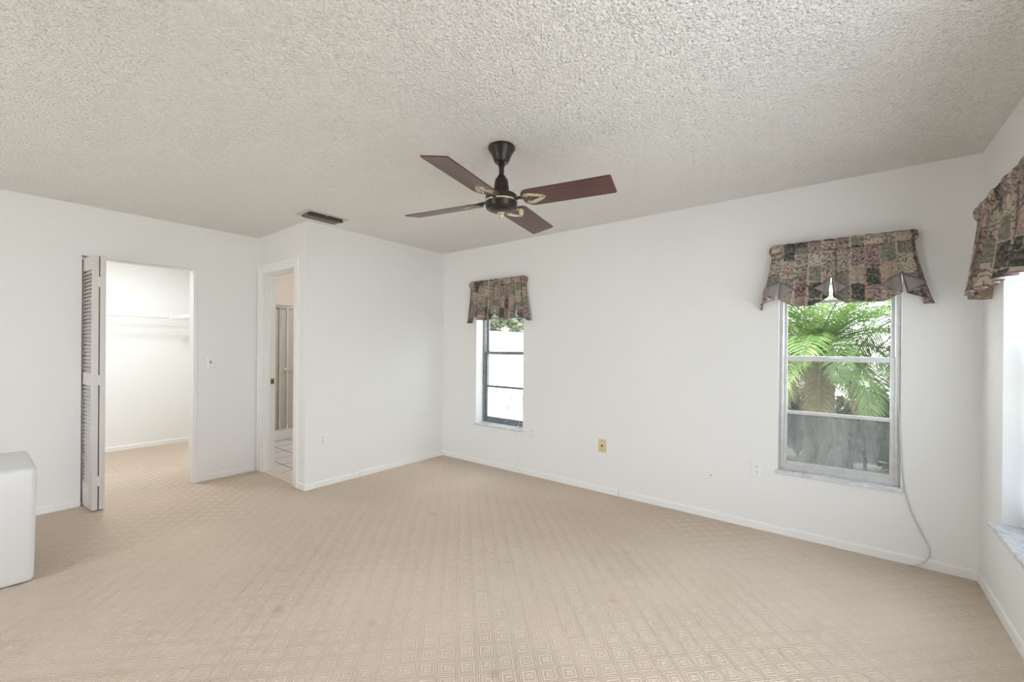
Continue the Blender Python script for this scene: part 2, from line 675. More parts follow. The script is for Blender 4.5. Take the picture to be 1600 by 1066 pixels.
def copy_tree(o, parent=None):
    c = o.copy()
    COL.objects.link(c)
    c.parent = parent
    for ch in [x for x in bpy.data.objects if x.parent == o]:
        copy_tree(ch, c)
    return c


def wall_cells(bm, axis, p0, p1, a0, a1, z0, z1, holes):
    """a wall of thickness p0..p1 across AXIS, running a0..a1, with rectangular holes (a, b, za, zb)"""
    xs = sorted({a0, a1} | {h[0] for h in holes} | {h[1] for h in holes})
    zs = sorted({z0, z1} | {h[2] for h in holes} | {h[3] for h in holes})
    xs = [x for x in xs if a0 <= x <= a1]
    zs = [z for z in zs if z0 <= z <= z1]
    for i in range(len(xs) - 1):
        for j in range(len(zs) - 1):
            mx, mz = (xs[i] + xs[i + 1]) / 2, (zs[j] + zs[j + 1]) / 2
            if any(h[0] < mx < h[1] and h[2] < mz < h[3] for h in holes):
                continue
            if axis == 'x':
                box(bm, p0, p1, xs[i], xs[i + 1], zs[j], zs[j + 1])
            else:
                box(bm, xs[i], xs[i + 1], p0, p1, zs[j], zs[j + 1])
    return bm


# ---------------------------------------------------------------- the room shell
XB, YA, XE, YD, YC, H = 3.547, 3.824, 1.871, 4.856, -0.626, 2.44
XW = -2.3                      # wall behind the camera
EX, DY = 1.986, 4.97           # far faces of the partitions
CLO_BACK, BATH_BACK = 7.04, 7.10
W1 = (2.618, 3.280, 0.452, 2.03)
W2 = (-0.290, 0.356, 0.452, 2.03)
W3 = (1.83, 3.135, 0.452, 2.03)

b = bm_new()
box(b, XW - .2, 3.60, YC - .2, 3.88, -0.12, 0.0)
box(b, XW - .2, 1.93, 3.88, CLO_BACK + .1, -0.12, 0.0)
struct('floor', b, 'carpet', 'beige wall-to-wall carpet carved with small concentric diamonds', 'floor')
b = bm_new()
box(b, 1.93, 3.60, 3.88, BATH_BACK + .1, -0.12, -0.004)
struct('bathroom_floor', b, 'bath_tile', 'white square floor tiles with dark joints beyond the narrow doorway', 'floor')
b = bm_new()
box(b, XW - .2, XB + .2, YC - .2, BATH_BACK + .2, H, H + .15)
struct('ceiling', b, 'popcorn', 'off-white ceiling with sprayed popcorn texture', 'ceiling')

b = bm_new()
wall_cells(b, 'x', XB, XB + .2, YC - .2, BATH_BACK + .2, -0.12, H, [W1, W2])
struct('wall_right', b, 'wall_paint', 'long white wall with two narrow windows and a tan jack plate', 'wall')
b = bm_new()
box(b, EX, XB, YA, YA + .115, 0, H)
struct('wall_front', b, 'wall_paint', 'short plain white wall with a single outlet, left of the far window', 'wall')
b = bm_new()
wall_cells(b, 'x', XE, EX, YA, YD, 0, H, [(4.03, 4.73, -1, 2.06)])
struct('wall_alcove', b, 'wall_paint', 'narrow white return wall holding the bathroom doorway', 'wall')
b = bm_new()
wall_cells(b, 'y', YD, DY, XW, EX, 0, H, [(0.555, 1.318, -1, 2.03)])
struct('wall_left', b, 'wall_paint', 'white wall with the closet opening and a light switch', 'wall')
b = bm_new()
wall_cells(b, 'y', YC - .2, YC, XW, XB, 0, H, [W3, (0.35, 1.77, 0.45, 2.03)])  # second hole: out-of-view opening added to brighten the room
struct('wall_rear', b, 'wall_paint', 'white wall with a blind-covered window at the right photo edge', 'wall')
b = bm_new()
wall_cells(b, 'x', XW - .2, XW, YC - .2, DY, 0, H, [(2.15, 3.4, 0.05, 2.12)])  # this opening is added as a daylight source
struct('wall_back', b, 'wall_paint', 'unseen white wall behind the camera with an opening added to let in daylight', 'wall')
# closet and bathroom shells
b = bm_new()
box(b, -0.45, EX, CLO_BACK, CLO_BACK + .1, 0, H)
box(b, -0.55, -0.45, DY, CLO_BACK + .1, 0, H)
box(b, 1.871, 1.93, DY, CLO_BACK, 0, H)
struct('wall_closet', b, 'closet_paint', 'bright white inside walls of the closet', 'wall')
b = bm_new()
box(b, 1.93, 1.986, DY, BATH_BACK, 0, H)
box(b, 1.986, XB, BATH_BACK, BATH_BACK + .1, 0, H)
box(b, 1.9865, XB, 6.135, 6.25, 1.872, 2.02)
box(b, 1.9865, XB, 6.128, 6.25, 2.02, H)
struct('wall_bathroom', b, 'bath_paint', 'beige bathroom wall above the shower door', 'wall')
b = bm_new()
box(b, 1.99, 3.54, 7.06, 7.10, 0, 2.02)
box(b, 1.9865, 2.03, 6.25, 7.06, 0, 2.02)
box(b, 1.9865, 2.54, 6.14, 6.245, 0, 2.02)
struct('wall_shower', b, 'shower_tile', 'tiled shower wall seen beside the chrome shower frame', 'wall')
b = bm_new()
box(b, XE + .01, EX + .012, 4.035, 4.725, -0.004, 0.004, 0.003)
struct('trim_1', b, 'threshold', 'pale threshold strip between carpet and bathroom tile', 'trim')


def board(bm, axis, pos, out, a0, a1, h=0.056, th=0.011):
    """a baseboard with a rounded top edge; OUT is +1/-1, the way it sticks out"""
    prof = [(0, 0), (th, 0), (th, h - .012), (th * .75, h - .004), (th * .35, h), (0, h)]
    ends = []
    for a in (a0, a1):
        vsx = []
        for d, z in prof:
            q = pos + out * d
            vsx.append(bm.verts.new((q, a, z) if axis == 'x' else (a, q, z)))
        ends.append(vsx)
    n = len(prof)
    for i in range(n):
        j = (i + 1) % n
        bm.faces.new((ends[0][i], ends[0][j], ends[1][j], ends[1][i]))
    bm.faces.new(ends[0])
    bm.faces.new(ends[1][::-1])


def baseboard(name, segs, label, mat='baseboard_paint'):
    bm = bm_new()
    for s in segs:
        board(bm, *s)
    o = struct(name, bm, mat, label, 'baseboard')
    return o


baseboard('baseboard_right', [('x', XB, -1, YC, 1.55), ('x', XB, -1, 1.556, YA)], 'low chipped white baseboard under the two windows')
baseboard('baseboard_front', [('y', YA, -1, XE - .0114, 2.42), ('y', YA, -1, 2.424, XB - .011)], 'low white baseboard on the short wall')
baseboard('baseboard_alcove', [('x', XE, -1, YA - .0106, 3.945)], 'stub of baseboard between the door casing and the corner')
baseboard('baseboard_left', [('y', YD, -1, XW, 0.555), ('y', YD, -1, 1.336, XE)], 'low white baseboard on both sides of the closet opening')
baseboard('baseboard_rear', [('y', YC, 1, XW, XB - .011)], 'white baseboard below the blind-covered window')
baseboard('baseboard_closet', [('y', CLO_BACK, -1, -0.45, 1.871)], 'white baseboard along the closet back wall')

# closet opening lining
b = bm_new()
box(b, 1.306, 1.318, YD - .004, DY, 0, 2.03, 0.002)
box(b, 1.318, 1.336, YD - .006, YD, 0, 2.036, 0.002)
box(b, 1.316, 1.340, YD - .013, YD, 0, 0.07, 0.003)
box(b, 0.555, 0.558, YD - .002, DY, 0, 2.03, 0.0005)
struct('trim_2', b, 'trim_paint', 'white jamb lining of the closet opening', 'trim')
b = bm_new()
box(b, 0.563, 1.306, YD + .05, YD + .075, 2.016, 2.03, 0.002)
struct('trim_3', b, 'trim_paint', 'white door track under the closet opening head', 'trim')

# bathroom doorway
d1 = thing('door_1', 'narrow cased bathroom doorway with brass strike plate', 'doorway', (XE, 4.38, 0), 0, kind='structure')


def local(bm, x0, x1, y0, y1, z0, z1, bev=0.003):
    return box(bm, x0, x1, y0, y1, z0, z1, bev)


for (y0, y1) in ((-.435, -.352), (.352, .445)):
    c_ = obj('casing', local(bm_new(), -.016, 0, y0, y1, 0, 2.06), 'trim_paint', d1)
    obj('casing_bead', local(bm_new(), -.022, -.014, (y0 if y0 < 0 else y1 - .018), (y0 + .018 if y0 < 0 else y1), 0, 2.115), 'trim_paint', c_)
obj('casing', local(bm_new(), -.016, 0, -.435, .445, 2.055, 2.14), 'trim_paint', d1)
obj('jamb', local(bm_new(), -.001, .116, .335, .351, 0, 2.05), 'trim_paint', d1)
obj('jamb', local(bm_new(), -.001, .116, -.351, -.335, 0, 2.05), 'trim_paint', d1)
obj('jamb', local(bm_new(), -.001, .116, -.351, .351, 2.045, 2.06), 'trim_paint', d1)
obj('door_stop', local(bm_new(), .045, .062, .322, .336, 0, 2.046), 'trim_paint', d1)
obj('door_stop', local(bm_new(), .045, .062, -.336, .336, 2.034, 2.046), 'trim_paint', d1)
sp = obj('strike_plate', local(bm_new(), .068, .104, .331, .3355, .905, .965, .001), 'old_brass', d1, label='small brass strike plate on the jamb')
obj('latch_hole', local(bm_new(), .077, .095, .329, .332, .922, .948, .001), 'dark_slot', sp)

# ---------------------------------------------------------------- windows


def frame_ring(bm, x0, x1, y0, y1, z0, z1, wx, wz0, wz1, bev=0.0025):
    box(bm, x0, x0 + wx, y0, y1, z0, z1, bev)
    box(bm, x1 - wx, x1, y0, y1, z0, z1, bev)
    box(bm, x0 + wx, x1 - wx, y0, y1, z0, z0 + wz0, bev)
    box(bm, x0 + wx, x1 - wx, y0, y1, z1 - wz1, z1, bev)


def window(name, loc, rotz, w, h, rec, label, lower='dusty_glass', latch=True, sill_out=0.02, metal='aluminium'):
    """local frame: x to the right, y into the wall, z up from the bottom of the opening"""
    o = thing(name, label, 'window', loc, rotz, kind='structure')
    hw = w / 2
    # marble sill
    bm = bm_new()
    box(bm, -hw - .012, hw + .012, -sill_out, -.0005, -.022, .004, .006, 3)
    box(bm, -hw, hw, -.004, rec + .07, -.02, .004)
    obj('sill', bm, 'marble', o)
    f = bm_new()
    frame_ring(f, -hw, hw, rec, rec + .075, .004, h, .026, .03, .028)
    frame_ring(f, -hw + .012, hw - .012, rec - .008, rec + .004, .004, h, .012, .016, .012, .002)
    obj('frame', f, metal, o)
    mid = .795
    # upper sash sits further out, lower sash on the room side
    us = obj('sash', bm_new(), metal, o)
    bm = bm_new()
    frame_ring(bm, -hw + .024, hw - .024, rec + .042, rec + .064, mid - .014, h - .026, .020, .030, .024)
    box(bm, -hw + .04, hw - .04, rec + .045, rec + .061, mid + .388, mid + .408, .002)
    bm.to_mesh(us.data)
    bm.free()
    obj('pane', box(bm_new(), -hw + .04, hw - .04, rec + .052, rec + .054, mid + .012, mid + .389), 'clear_glass', us)
    obj('pane', box(bm_new(), -hw + .04, hw - .04, rec + .052, rec + .054, mid + .407, h - .046), 'clear_glass', us)
    ls = obj('sash', bm_new(), metal, o)
    bm = bm_new()
    frame_ring(bm, -hw + .024, hw - .024, rec + .012, rec + .036, .03, mid + .018, .024, .034, .036)
    box(bm, -hw + .04, hw - .04, rec + .014, rec + .034, .400, .424, .002)
    bm.to_mesh(ls.data)
    bm.free()
    obj('pane', box(bm_new(), -hw + .045, hw - .045, rec + .023, rec + .025, .062, .402), lower, ls, label='dusty lowest pane')
    obj('pane', box(bm_new(), -hw + .045, hw - .045, rec + .023, rec + .025, .422, mid - .016), 'screened_glass', ls)
    if latch:
        obj('latch', box(bm_new(), -.03, .03, rec + .002, rec + .014, .034, .052, .003), metal, ls)
        obj('latch', box(bm_new(), -.035, .035, rec + .0, rec + .013, mid - .006, mid + .01, .003), metal, ls)
    return o


ZW = 0.452
window('window_1', (XB, 2.949, ZW), -90, .662, 1.578, .12, 'far window, overlooking a white fence, nearest the room corner', 'hazy_glass', metal='backlit_aluminium')
window('window_2', (XB, .033, ZW), -90, .646, 1.578, .045, 'near window filled with palm fronds')
window('window_3', (2.4825, YC, ZW), 180, 1.305, 1.578, .11, 'blind-covered window cut by the right photo edge', 'hazy_glass', sill_out=.045)

# ---------------------------------------------------------------- mini blind in window_3
mb = thing('mini_blind', 'closed white mini blind in the window at the right photo edge', 'blind', (2.4825, YC - .075, ZW), 180)
b = bm_new()
for i in range(76):
    z = .03 + i * .0199
    ca, sa = -math.cos(R(47)), math.sin(R(47))
    row = []
    for k in range(4):
        s = (k / 3 - .5) * .025
        bowl = .0022 * (1 - (2 * k / 3 - 1) ** 2)
        row.append((s * ca - bowl * sa, s * sa + bowl * ca))
    va = [[b.verts.new((x, y_, z + z_)) for (y_, z_) in row] for x in (-.64, .64)]
    for k in range(3):
        b.faces.new((va[0][k], va[0][k + 1], va[1][k + 1], va[1][k]))
obj('slats', b, 'blind_white', mb)
obj('headrail', box(bm_new(), -.645, .645, -.014, .014, 1.545, 1.574, .003), 'white_plastic', mb)
obj('bottom_rail', box(bm_new(), -.64, .64, -.011, .011, .008, .022, .003), 'white_plastic', mb)
wd = obj('wand', tube(bm_new(), [(-.555, -.024, 1.55), (-.556, -.026, 1.3), (-.557, -.027, .95)], .0035, 8), 'white_plastic', mb, True)

# ---------------------------------------------------------------- valances


def valance(loc, rotz, wid, slits, label, depth=.085, flare=.055, seed=1, ztop=2.036, zhem=1.607, group='matching patchwork valances'):
    """local frame: x right, y into the wall (wall face y=0), z world height"""
    rnd = random.Random(seed)
    o = thing('valance', label, 'valance', loc, rotz, group)
    hw = wid / 2
    rc = .022
    # plan path: arc-length parameter a, 0 at the middle of the front
    front = hw - rc
    ql = math.pi / 2 * rc
    side = depth - rc
    amax = front + ql + side
    ph = [rnd.uniform(0, 6.28) for _ in range(6)]

    def plan(a, t):
        """position on the cloth at arc a (m) and drop t (0 top .. 1 hem)"""
        sgn = 1 if a >= 0 else -1
        q = abs(a)
        if q <= front:
            x, y, nx, ny = q, -depth, 0, -1
        elif q <= front + ql:
            g = (q - front) / rc
            x, y, nx, ny = front + rc * math.sin(g), -depth + rc * (1 - math.cos(g)), math.sin(g), -math.cos(g)
        else:
            x, y, nx, ny = hw, -depth + rc + (q - front - ql), 1, 0
        x *= sgn
        nx *= sgn
        edge = min(1, (amax - q) / .03)
        f = t * t * .35 + t * .65
        amp = (.005 + .023 * t) * edge
        w_ = amp * (math.sin(a * 62 + ph[0]) * .5 + math.sin(a * 103 + ph[1] + t * .8) * .35 + math.sin(a * 31 + ph[2]) * .5)
        out = .018 * f * edge + w_
        x += sgn * flare * f * min(1, (q / hw)) ** 2.0
        return Vector((x + nx * out, min(y + ny * out, -.004), 0))

    def hem(a):
        z = zhem + .006 * math.sin(a * 14 + ph[3])
        k_ = max(0.0, min(1.0, (abs(a) - hw + .09) / .10))
        z -= .012 * k_ * k_ * (3 - 2 * k_)
        for c in slits:
            d = abs(a - c)
            if d < .088:
                z = max(z, zhem + .055 * (1 - d / .088))
            if d < .012:
                z = max(z, zhem + .055 + .115 * (1 - max(0, d - .003) / .009) ** .8)
        return z

    zh = ztop - .066
    # header: a puffed rod pocket
    bm = bm_new()
    uvl = bm.loops.layers.uv.new('UVMap')
    na, nz = 150, 8
    rows = []
    for i in range(na + 1):
        a = -amax + 2 * amax * i / na
        col_ = []
        for k in range(nz + 1):
            s = k / nz
            puff = .016 * math.sin(math.pi * s) ** .6 + .0025 * math.sin(a * 240 + ph[4]) + .002 * math.sin(a * 137 + s * 3)
            p0 = plan(a, 0)
            sgn = 1 if a >= 0 else -1
            q = abs(a)
            if q <= front:
                nrm = Vector((0, -1, 0))
            elif q <= front + ql:
                g = (q - front) / rc
                nrm = Vector((sgn * math.sin(g), -math.cos(g), 0))
            else:
                nrm = Vector((sgn, 0, 0))
            pp = p0 + nrm * puff
            pp.y = min(pp.y, -.002)
            pp.z = ztop - .066 * s + .0015 * math.sin(a * 90)
            col_.append((bm.verts.new(pp), (a + 1.37, ztop - .066 * s + .43)))
        rows.append(col_)
    for i in range(na):
        for k in range(nz):
            q = (rows[i][k], rows[i + 1][k], rows[i + 1][k + 1], rows[i][k + 1])
            f = bm.faces.new([x[0] for x in q])
            for lp, x in zip(f.loops, q):
                lp[uvl].uv = x[1]
    # top of the pocket back to the wall
    back = [bm.verts.new((rows[i][0][0].co.x, -.002 if abs(rows[i][0][0].co.y) > .002 else rows[i][0][0].co.y, ztop)) for i in range(na + 1)]
    for i in range(na):
        try:
            f = bm.faces.new((rows[i][0][0], rows[i + 1][0][0], back[i + 1], back[i]))
            for lp in f.loops:
                lp[uvl].uv = (lp.vert.co.x + 1.37, 2.5 + lp.vert.co.y)
        except ValueError:
            pass
    obj('header', bm, 'patchwork', o, True)
    # skirt
    bm = bm_new()
    uvl = bm.loops.layers.uv.new('UVMap')
    aa = []
    n = 240
    for i in range(n + 1):
        aa.append(-amax + 2 * amax * i / n)
    for c in slits:
        aa += [c + d for d in (-.0121, -.012, -.010, -.0075, -.005, -.003, 0, .003, .005, .0075, .010, .012, .0121, .088, -.088)]
    aa = sorted({round(a, 5) for a in aa if -amax <= a <= amax})
    nz = 16
    rows = []
    for a in aa:
        zb = hem(a)
        col_ = []
        for k in range(nz + 1):
            z = zh + .004 + (zb - zh - .004) * k / nz
            t = (zh - z) / (zh - zhem)
            p = plan(a, max(0, t))
            p.z = z
            col_.append((bm.verts.new(p), (a, z)))
        rows.append(col_)
    for i in range(len(aa) - 1):
        for k in range(nz):
            q = (rows[i][k], rows[i + 1][k], rows[i + 1][k + 1], rows[i][k + 1])
            f = bm.faces.new([x[0] for x in q])
            for lp, x in zip(f.loops, q):
                lp[uvl].uv = x[1]
    sk = obj('skirt', bm, 'patchwork', o, True)
    md = sk.modifiers.new('thickness', 'SOLIDIFY')
    md.thickness = .0015
    md.offset = 1

    def at(a, z, out=0.0):
        t = (zh - z) / (zh - zhem)
        p = plan(a, max(0, t))
        e = plan(a + .004, max(0, t)) - plan(a - .004, max(0, t))
        nn = Vector((e.y, -e.x, 0)).normalized()
        p = p + nn * out
        p.z = z
        return p

    # turned-back corners show the lining on both sides of each slit
    for c in slits:
        for s in (-1, 1):
            A, B, C = (c + s * .004, zhem + .168), (c + s * .085, zhem + .112), (c + s * .013, zhem + .052)
            bm = bm_new()
            uvl = bm.loops.layers.uv.new('UVMap')
            N = 8
            grid = {}
            for i in range(N + 1):
                for j in range(N + 1 - i):
                    u_, v_ = i / N, j / N
                    a = A[0] * (1 - u_ - v_) + B[0] * u_ + C[0] * v_
                    z = A[1] * (1 - u_ - v_) + B[1] * u_ + C[1] * v_
                    bul = .004 + .010 * min(u_, 1) * (1 - u_) * 2 + .008 * v_
                    a = max(-amax, min(amax, a))
                    grid[i, j] = bm.verts.new(at(a, z, bul))
            for i in range(N):
                for j in range(N - i):
                    bm.faces.new((grid[i, j], grid[i + 1, j], grid[i, j + 1]))
                    if i + j < N - 1:
                        bm.faces.new((grid[i + 1, j], grid[i + 1, j + 1], grid[i, j + 1]))
            fl = obj('turned_corner', bm, 'lining', o, True, label='mauve grey lining')
            md = fl.modifiers.new('thickness', 'SOLIDIFY')
            md.thickness = .0015
            pts = [at(max(-amax, min(amax, A[0] + (B[0] - A[0]) * k / 8)), A[1] + (B[1] - A[1]) * k / 8, .005 + .012 * (k / 8) * (1 - k / 8)) for k in range(9)]
            pts += [at(max(-amax, min(amax, B[0] + (C[0] - B[0]) * k / 8)), B[1] + (C[1] - B[1]) * k / 8, .005 + .007 * (k / 8)) for k in range(1, 9)]
            obj('piping', tube(bm_new(), pts, .0018, 5), 'piping', fl, True)
    pts = [at(a, hem(a) + .001, .001) for a in aa]
    obj('piping', tube(bm_new(), pts, .002, 5), 'piping', sk, True)
    return o


valance((XB, 2.949, 0), -90, .74, (-.28, 0.02, .29), 'patchwork valance over the far window by the corner', .075, .02, 3, 2.045, 1.603)
valance((XB, .030, 0), -90, .735, (-.30, -.03, .29), 'patchwork valance over the palm-filled window', .088, .06, 5)
valance((2.4825, YC, 0), 180, 1.385, (.25, .55), 'patchwork valance over the blind-covered window at the right photo edge', .09, .15, 11)

# ---------------------------------------------------------------- ceiling fan
FX, FY = 1.8384, 1.5183
fan = thing('ceiling_fan', 'dark bronze ceiling fan with four reddish-brown wooden blades', 'ceiling fan', (FX, FY, H))
obj('canopy', lathe(bm_new(), [(0.0, 0), (.070, 0), (.0755, -.006), (.0765, -.014), (.072, -.024), (.062, -.036), (.053, -.055), (.046, -.075), (.040, -.088), (.035, -.093), (.022, -.094), (0.0, -.094)]), 'bronze', fan, True)
obj('downrod', lathe(bm_new(), [(0, -.085), (.0185, -.085), (.0185, -.112), (.0145, -.114), (.0145, -.18), (0, -.18)], 24), 'bronze', fan, True)
yk = obj('yoke_cover', lathe(bm_new(), [(0, -.163), (.019, -.163), (.024, -.168), (.0255, -.175), (.033, -.182), (.038, -.195), (.043, -.240), (.044, -.262), (0, -.262)], 32), 'bronze', fan, True)
obj('screw', lathe(bm_new(), [(0, 0), (.006, 0), (.006, -.004), (0, -.004)], 12, (-.028, -.030, -.222)), 'dark_slot', yk, True)
mh = obj('motor_housing', lathe(bm_new(), [(0, -.262), (.050, -.262), (.060, -.266), (.082, -.272), (.089, -.280), (.0895, -.302), (.0905, -.304), (.0905, -.318), (.0895, -.320), (.0895, -.338), (.085, -.350), (.074, -.357),
                                           (.070, -.3565), (.066, -.359), (.048, -.366), (.024, -.370), (0, -.371)], 56), 'bronze', fan, True)
obj('trim_band', lathe(bm_new(), [(.0902, -.3165), (.0918, -.3155), (.0918, -.3065), (.0902, -.3055)], 56), 'brass', fan, True, 'pale brass band')
obj('finial', lathe(bm_new(), [(0, -.366), (.017, -.367), (.0185, -.372), (.014, -.378), (.008, -.381), (.0115, -.386), (.0115, -.392), (.007, -.399), (0, -.402)], 24), 'brass', fan, True, 'small brass finial')
for k in range(4):
    az = R(-78.17 + 90 * k)
    pit = R(-12.29)
    # blade: local x along the radius, pitched about it
    outline = []
    r0, r1, hb = .132, .632, .0765

    def arc(cx, cy, rr, a0, a1, n=6):
        return [(cx + rr * math.cos(R(a0 + (a1 - a0) * i / n)), cy + rr * math.sin(R(a0 + (a1 - a0) * i / n))) for i in range(n + 1)]
    outline += arc(r1 - .010, hb - .010, .010, 90, 0)[::1]
    outline += arc(r1 - .010, -hb + .010, .010, 0, -90)
    outline += arc(r0 + .055, -hb + .055, .055, -90, -180)
    outline += arc(r0 + .055, hb - .055, .055, 180, 90)
    bm = bm_new()
    top = [bm.verts.new((x, y, .003)) for x, y in outline]
    bot = [bm.verts.new((x, y, -.003)) for x, y in outline]
    bm.faces.new(top)
    bm.faces.new(bot[::-1])
    for i in range(len(outline)):
        j = (i + 1) % len(outline)
        bm.faces.new((top[i], bot[i], bot[j], top[j]))
    bl = obj('blade', bm, 'blade_wood', fan)
    bl.matrix_local = Matrix.Translation((0, 0, -.3117)) @ Matrix.Rotation(az, 4, 'Z') @ Matrix.Rotation(pit, 4, 'X')
    # pierced brass plate under the blade: two arms that meet in an arrow point
    bm = bm_new()
    for s in (-1, 1):
        path = spline([(.158, .030 * s, -.005), (.176, .040 * s, -.005), (.196, .033 * s, -.005), (.214, .024 * s, -.005), (.236, .016 * s, -.005), (.252, 0.0, -.005)], 6)
        for p_, q_ in zip(path, path[1:]):
            d = (q_ - p_).normalized()
            nr = Vector((-d.y, d.x, 0)) * .0135
            vv = [bm.verts.new(v + Vector((0, 0, dz))) for dz in (-.0012, .0016) for v in (p_ + nr, p_ - nr, q_ - nr, q_ + nr)]
            for f in ((0, 1, 2, 3), (7, 6, 5, 4), (0, 4, 5, 1), (1, 5, 6, 2), (2, 6, 7, 3), (3, 7, 4, 0)):
                bm.faces.new([vv[x] for x in f])
        lathe(bm, [(0, -.0064), (.012, -.0064), (.013, -.0052), (.013, -.0035), (0, -.0035)], 18, (.162, .032 * s, 0))
    tip = [bm.verts.new((x, y, z)) for z in (-.0064, -.0035) for x, y in ((.244, .016), (.244, -.016), (.276, 0))]
    bm.faces.new(tip[:3])
    bm.faces.new(tip[3:][::-1])
    for i in range(3):
        j = (i + 1) % 3
        bm.faces.new((tip[i], tip[j], tip[3 + j], tip[3 + i]))
    obj('bracket_plate', bm, 'brass', bl, False, 'pierced brass plate with an arrow point')
    for (sx, sy) in ((.162, .032), (.162, -.032), (.250, 0)):
        obj('screw', lathe(bm_new(), [(0, -.0085), (.0035, -.0085), (.005, -.0064), (0, -.0064)], 12, (sx, sy, 0)), 'dark_slot', bl, True)
    bm = bm_new()
    tube(bm, [(.083, 0, .004), (.105, 0, .010), (.125, 0, .0075), (.150, 0, .0065), (.185, 0, .0065)], [.010, .009, .009, .008, .006], 10)
    obj('blade_arm', bm, 'bronze', bl, True, 'dark metal arm above the blade')

# ---------------------------------------------------------------- ceiling register
vt = thing('air_vent', 'dark metal air register in the ceiling near the wall corner', 'air vent', (1.895, 3.587, H), 0)
vw, vh = .185, .112
b = bm_new()
for (x0, x1, y0, y1) in ((-vw, vw, -vh, -vh + .026), (-vw, vw, vh - .026, vh), (-vw, -vw + .034, -vh + .026, vh - .026), (vw - .034, vw, -vh + .026, vh - .026)):
    box(b, x0, x1, y0, y1, -.007, -.001, .002)
obj('frame', b, 'register_rim', vt)
obj('duct_plate', box(bm_new(), -vw + .03, vw - .03, -vh + .022, vh - .022, -.0025, -.0008), 'dark_slot', vt)
for i, (y, ang) in enumerate(((-.058, 58), (-.028, 50), (.012, -20), (.052, -28))):
    bm = bm_new()
    box(bm, -vw + .034, vw - .034, -.021, .021, -.001, .001)
    lv = obj('louver', bm, 'register_grey', vt)
    lv.location = (0, y, -.013)
    lv.rotation_euler = (R(ang), 0, 0)
obj('divider', box(bm_new(), -.004, .004, -vh + .026, vh - .03, -.006, -.002), 'register_rim', vt)

# ---------------------------------------------------------------- outlets, switch, jack


def plate(name, label, cat, loc, rotz, mat, group=None, kind='outlet'):
    o = thing(name, label, cat, loc, rotz, group)
    obj('plate', box(bm_new(), -.036, .036, -.0075, -.0004, -.058, .058, .003, 3), mat, o, True)
    if kind == 'outlet':
        for zc in (.0195, -.0195):
            bm = bm_new()
            lathe(bm, [(0, -.0002), (.0165, -.0002), (.0172, .001), (.0172, .003), (0, .003)], 24)
            bmesh.ops.rotate(bm, verts=bm.verts, matrix=Matrix.Rotation(R(90), 3, 'X'))
            bmesh.ops.translate(bm, verts=bm.verts, vec=(0, -.0068, zc))
            rc_ = obj('receptacle', bm, mat, o, True)
            bm = bm_new()
            box(bm, -.0078, -.0050, -.0105, -.0095, zc + .001, zc + .0105)
            box(bm, .0050, .0078, -.0105, -.0095, zc + .001, zc + .0095)
            box(bm, -.0025, .0025, -.0105, -.0095, zc - .0105, zc - .005, .001)
            obj('slots', bm, 'dark_slot', rc_)
        sc_ = [0.0]
    elif kind == 'switch':
        obj('toggle', box(bm_new(), -.005, .005, -.018, -.007, -.001, .013, .002), 'ivory_plastic', o)
        obj('toggle_slot', box(bm_new(), -.0065, .0065, -.0085, -.0072, -.0135, .0125, .0006), 'dark_slot', o)
        sc_ = [.030, -.030]
    else:
        obj('jack_hole', box(bm_new(), -.0075, .0075, -.0085, -.0072, -.008, .008, .003), 'dark_slot', o)
        sc_ = [.042, -.042]
    for z in sc_:
        obj('screw', box(bm_new(), -.003, .003, -.0086, -.0072, z - .003, z + .003, .001), 'old_brass' if kind == 'jack' else mat, o)
    return o


plate('wall_outlet', 'white outlet on the short wall left of the corner', 'outlet', (2.031, YA, .44), 0, 'white_plastic', 'white wall outlets')
plate('wall_outlet', 'white outlet just right of the far window sill', 'outlet', (XB, 2.494, .44), -90, 'white_plastic', 'white wall outlets')
plate('wall_outlet', 'white outlet left of the palm-filled window sill', 'outlet', (XB, .485, .431), -90, 'white_plastic', 'white wall outlets')
plate('light_switch', 'white light switch right of the closet opening', 'light switch', (1.447, YD, 1.148), 0, 'white_plastic', None, 'switch')
plate('wall_jack', 'tan jack plate on the long wall between the windows', 'wall jack', (XB, 1.714, .424), -90, 'ivory_plastic', None, 'jack')


def nail(label, y, z):
    bm = bm_new()
    lathe(bm, [(0, 0), (.0045, 0), (.0045, .003), (0, .004)], 10)
    bmesh.ops.rotate(bm, verts=bm.verts, matrix=Matrix.Rotation(R(-90), 3, 'Y'))
    bmesh.ops.translate(bm, verts=bm.verts, vec=(XB, y, z))
    tag(obj('nail', bm, 'dark_slot', None, True), label, 'nail')


nail('dark nail head low on the long wall left of the near outlet', .80, .33)

# ---------------------------------------------------------------- cables
# grey cable from the near window frame down to the carpet
cab = [(XB + .02, -.283, .95), (XB - .004, -.287, .80), (XB - .006, -.292, .66), (XB - .006, -.303, .50), (XB - .006, -.335, .34), (XB - .007, -.385, .21), (XB - .008, -.418, .125),
       (XB - .012, -.415, .075), (XB - .018, -.39, .035), (XB - .022, -.355, .008), (XB - .026, -.33, .005)]
tag(obj('cable', tube(bm_new(), spline(cab, 8), .0042, 8), 'grey_cable', None, True), 'thick grey cable hanging from the palm-filled window to the carpet', 'cable')
cab2 = [(XB + .10, 2.665, 1.10), (XB + .06, 2.668, .75), (XB + .01, 2.672, .52), (XB - .024, 2.674, .462), (XB - .027, 2.676, .40), (XB - .008, 2.676, .25), (XB - .008, 2.666, .16), (XB - .016, 2.61, .07), (XB - .03, 2.535, .006)]
tag(obj('cable', tube(bm_new(), spline(cab2, 8), .0022, 6), 'white_cable', None, True), 'thin pale cord trailing down from the far window', 'cable')

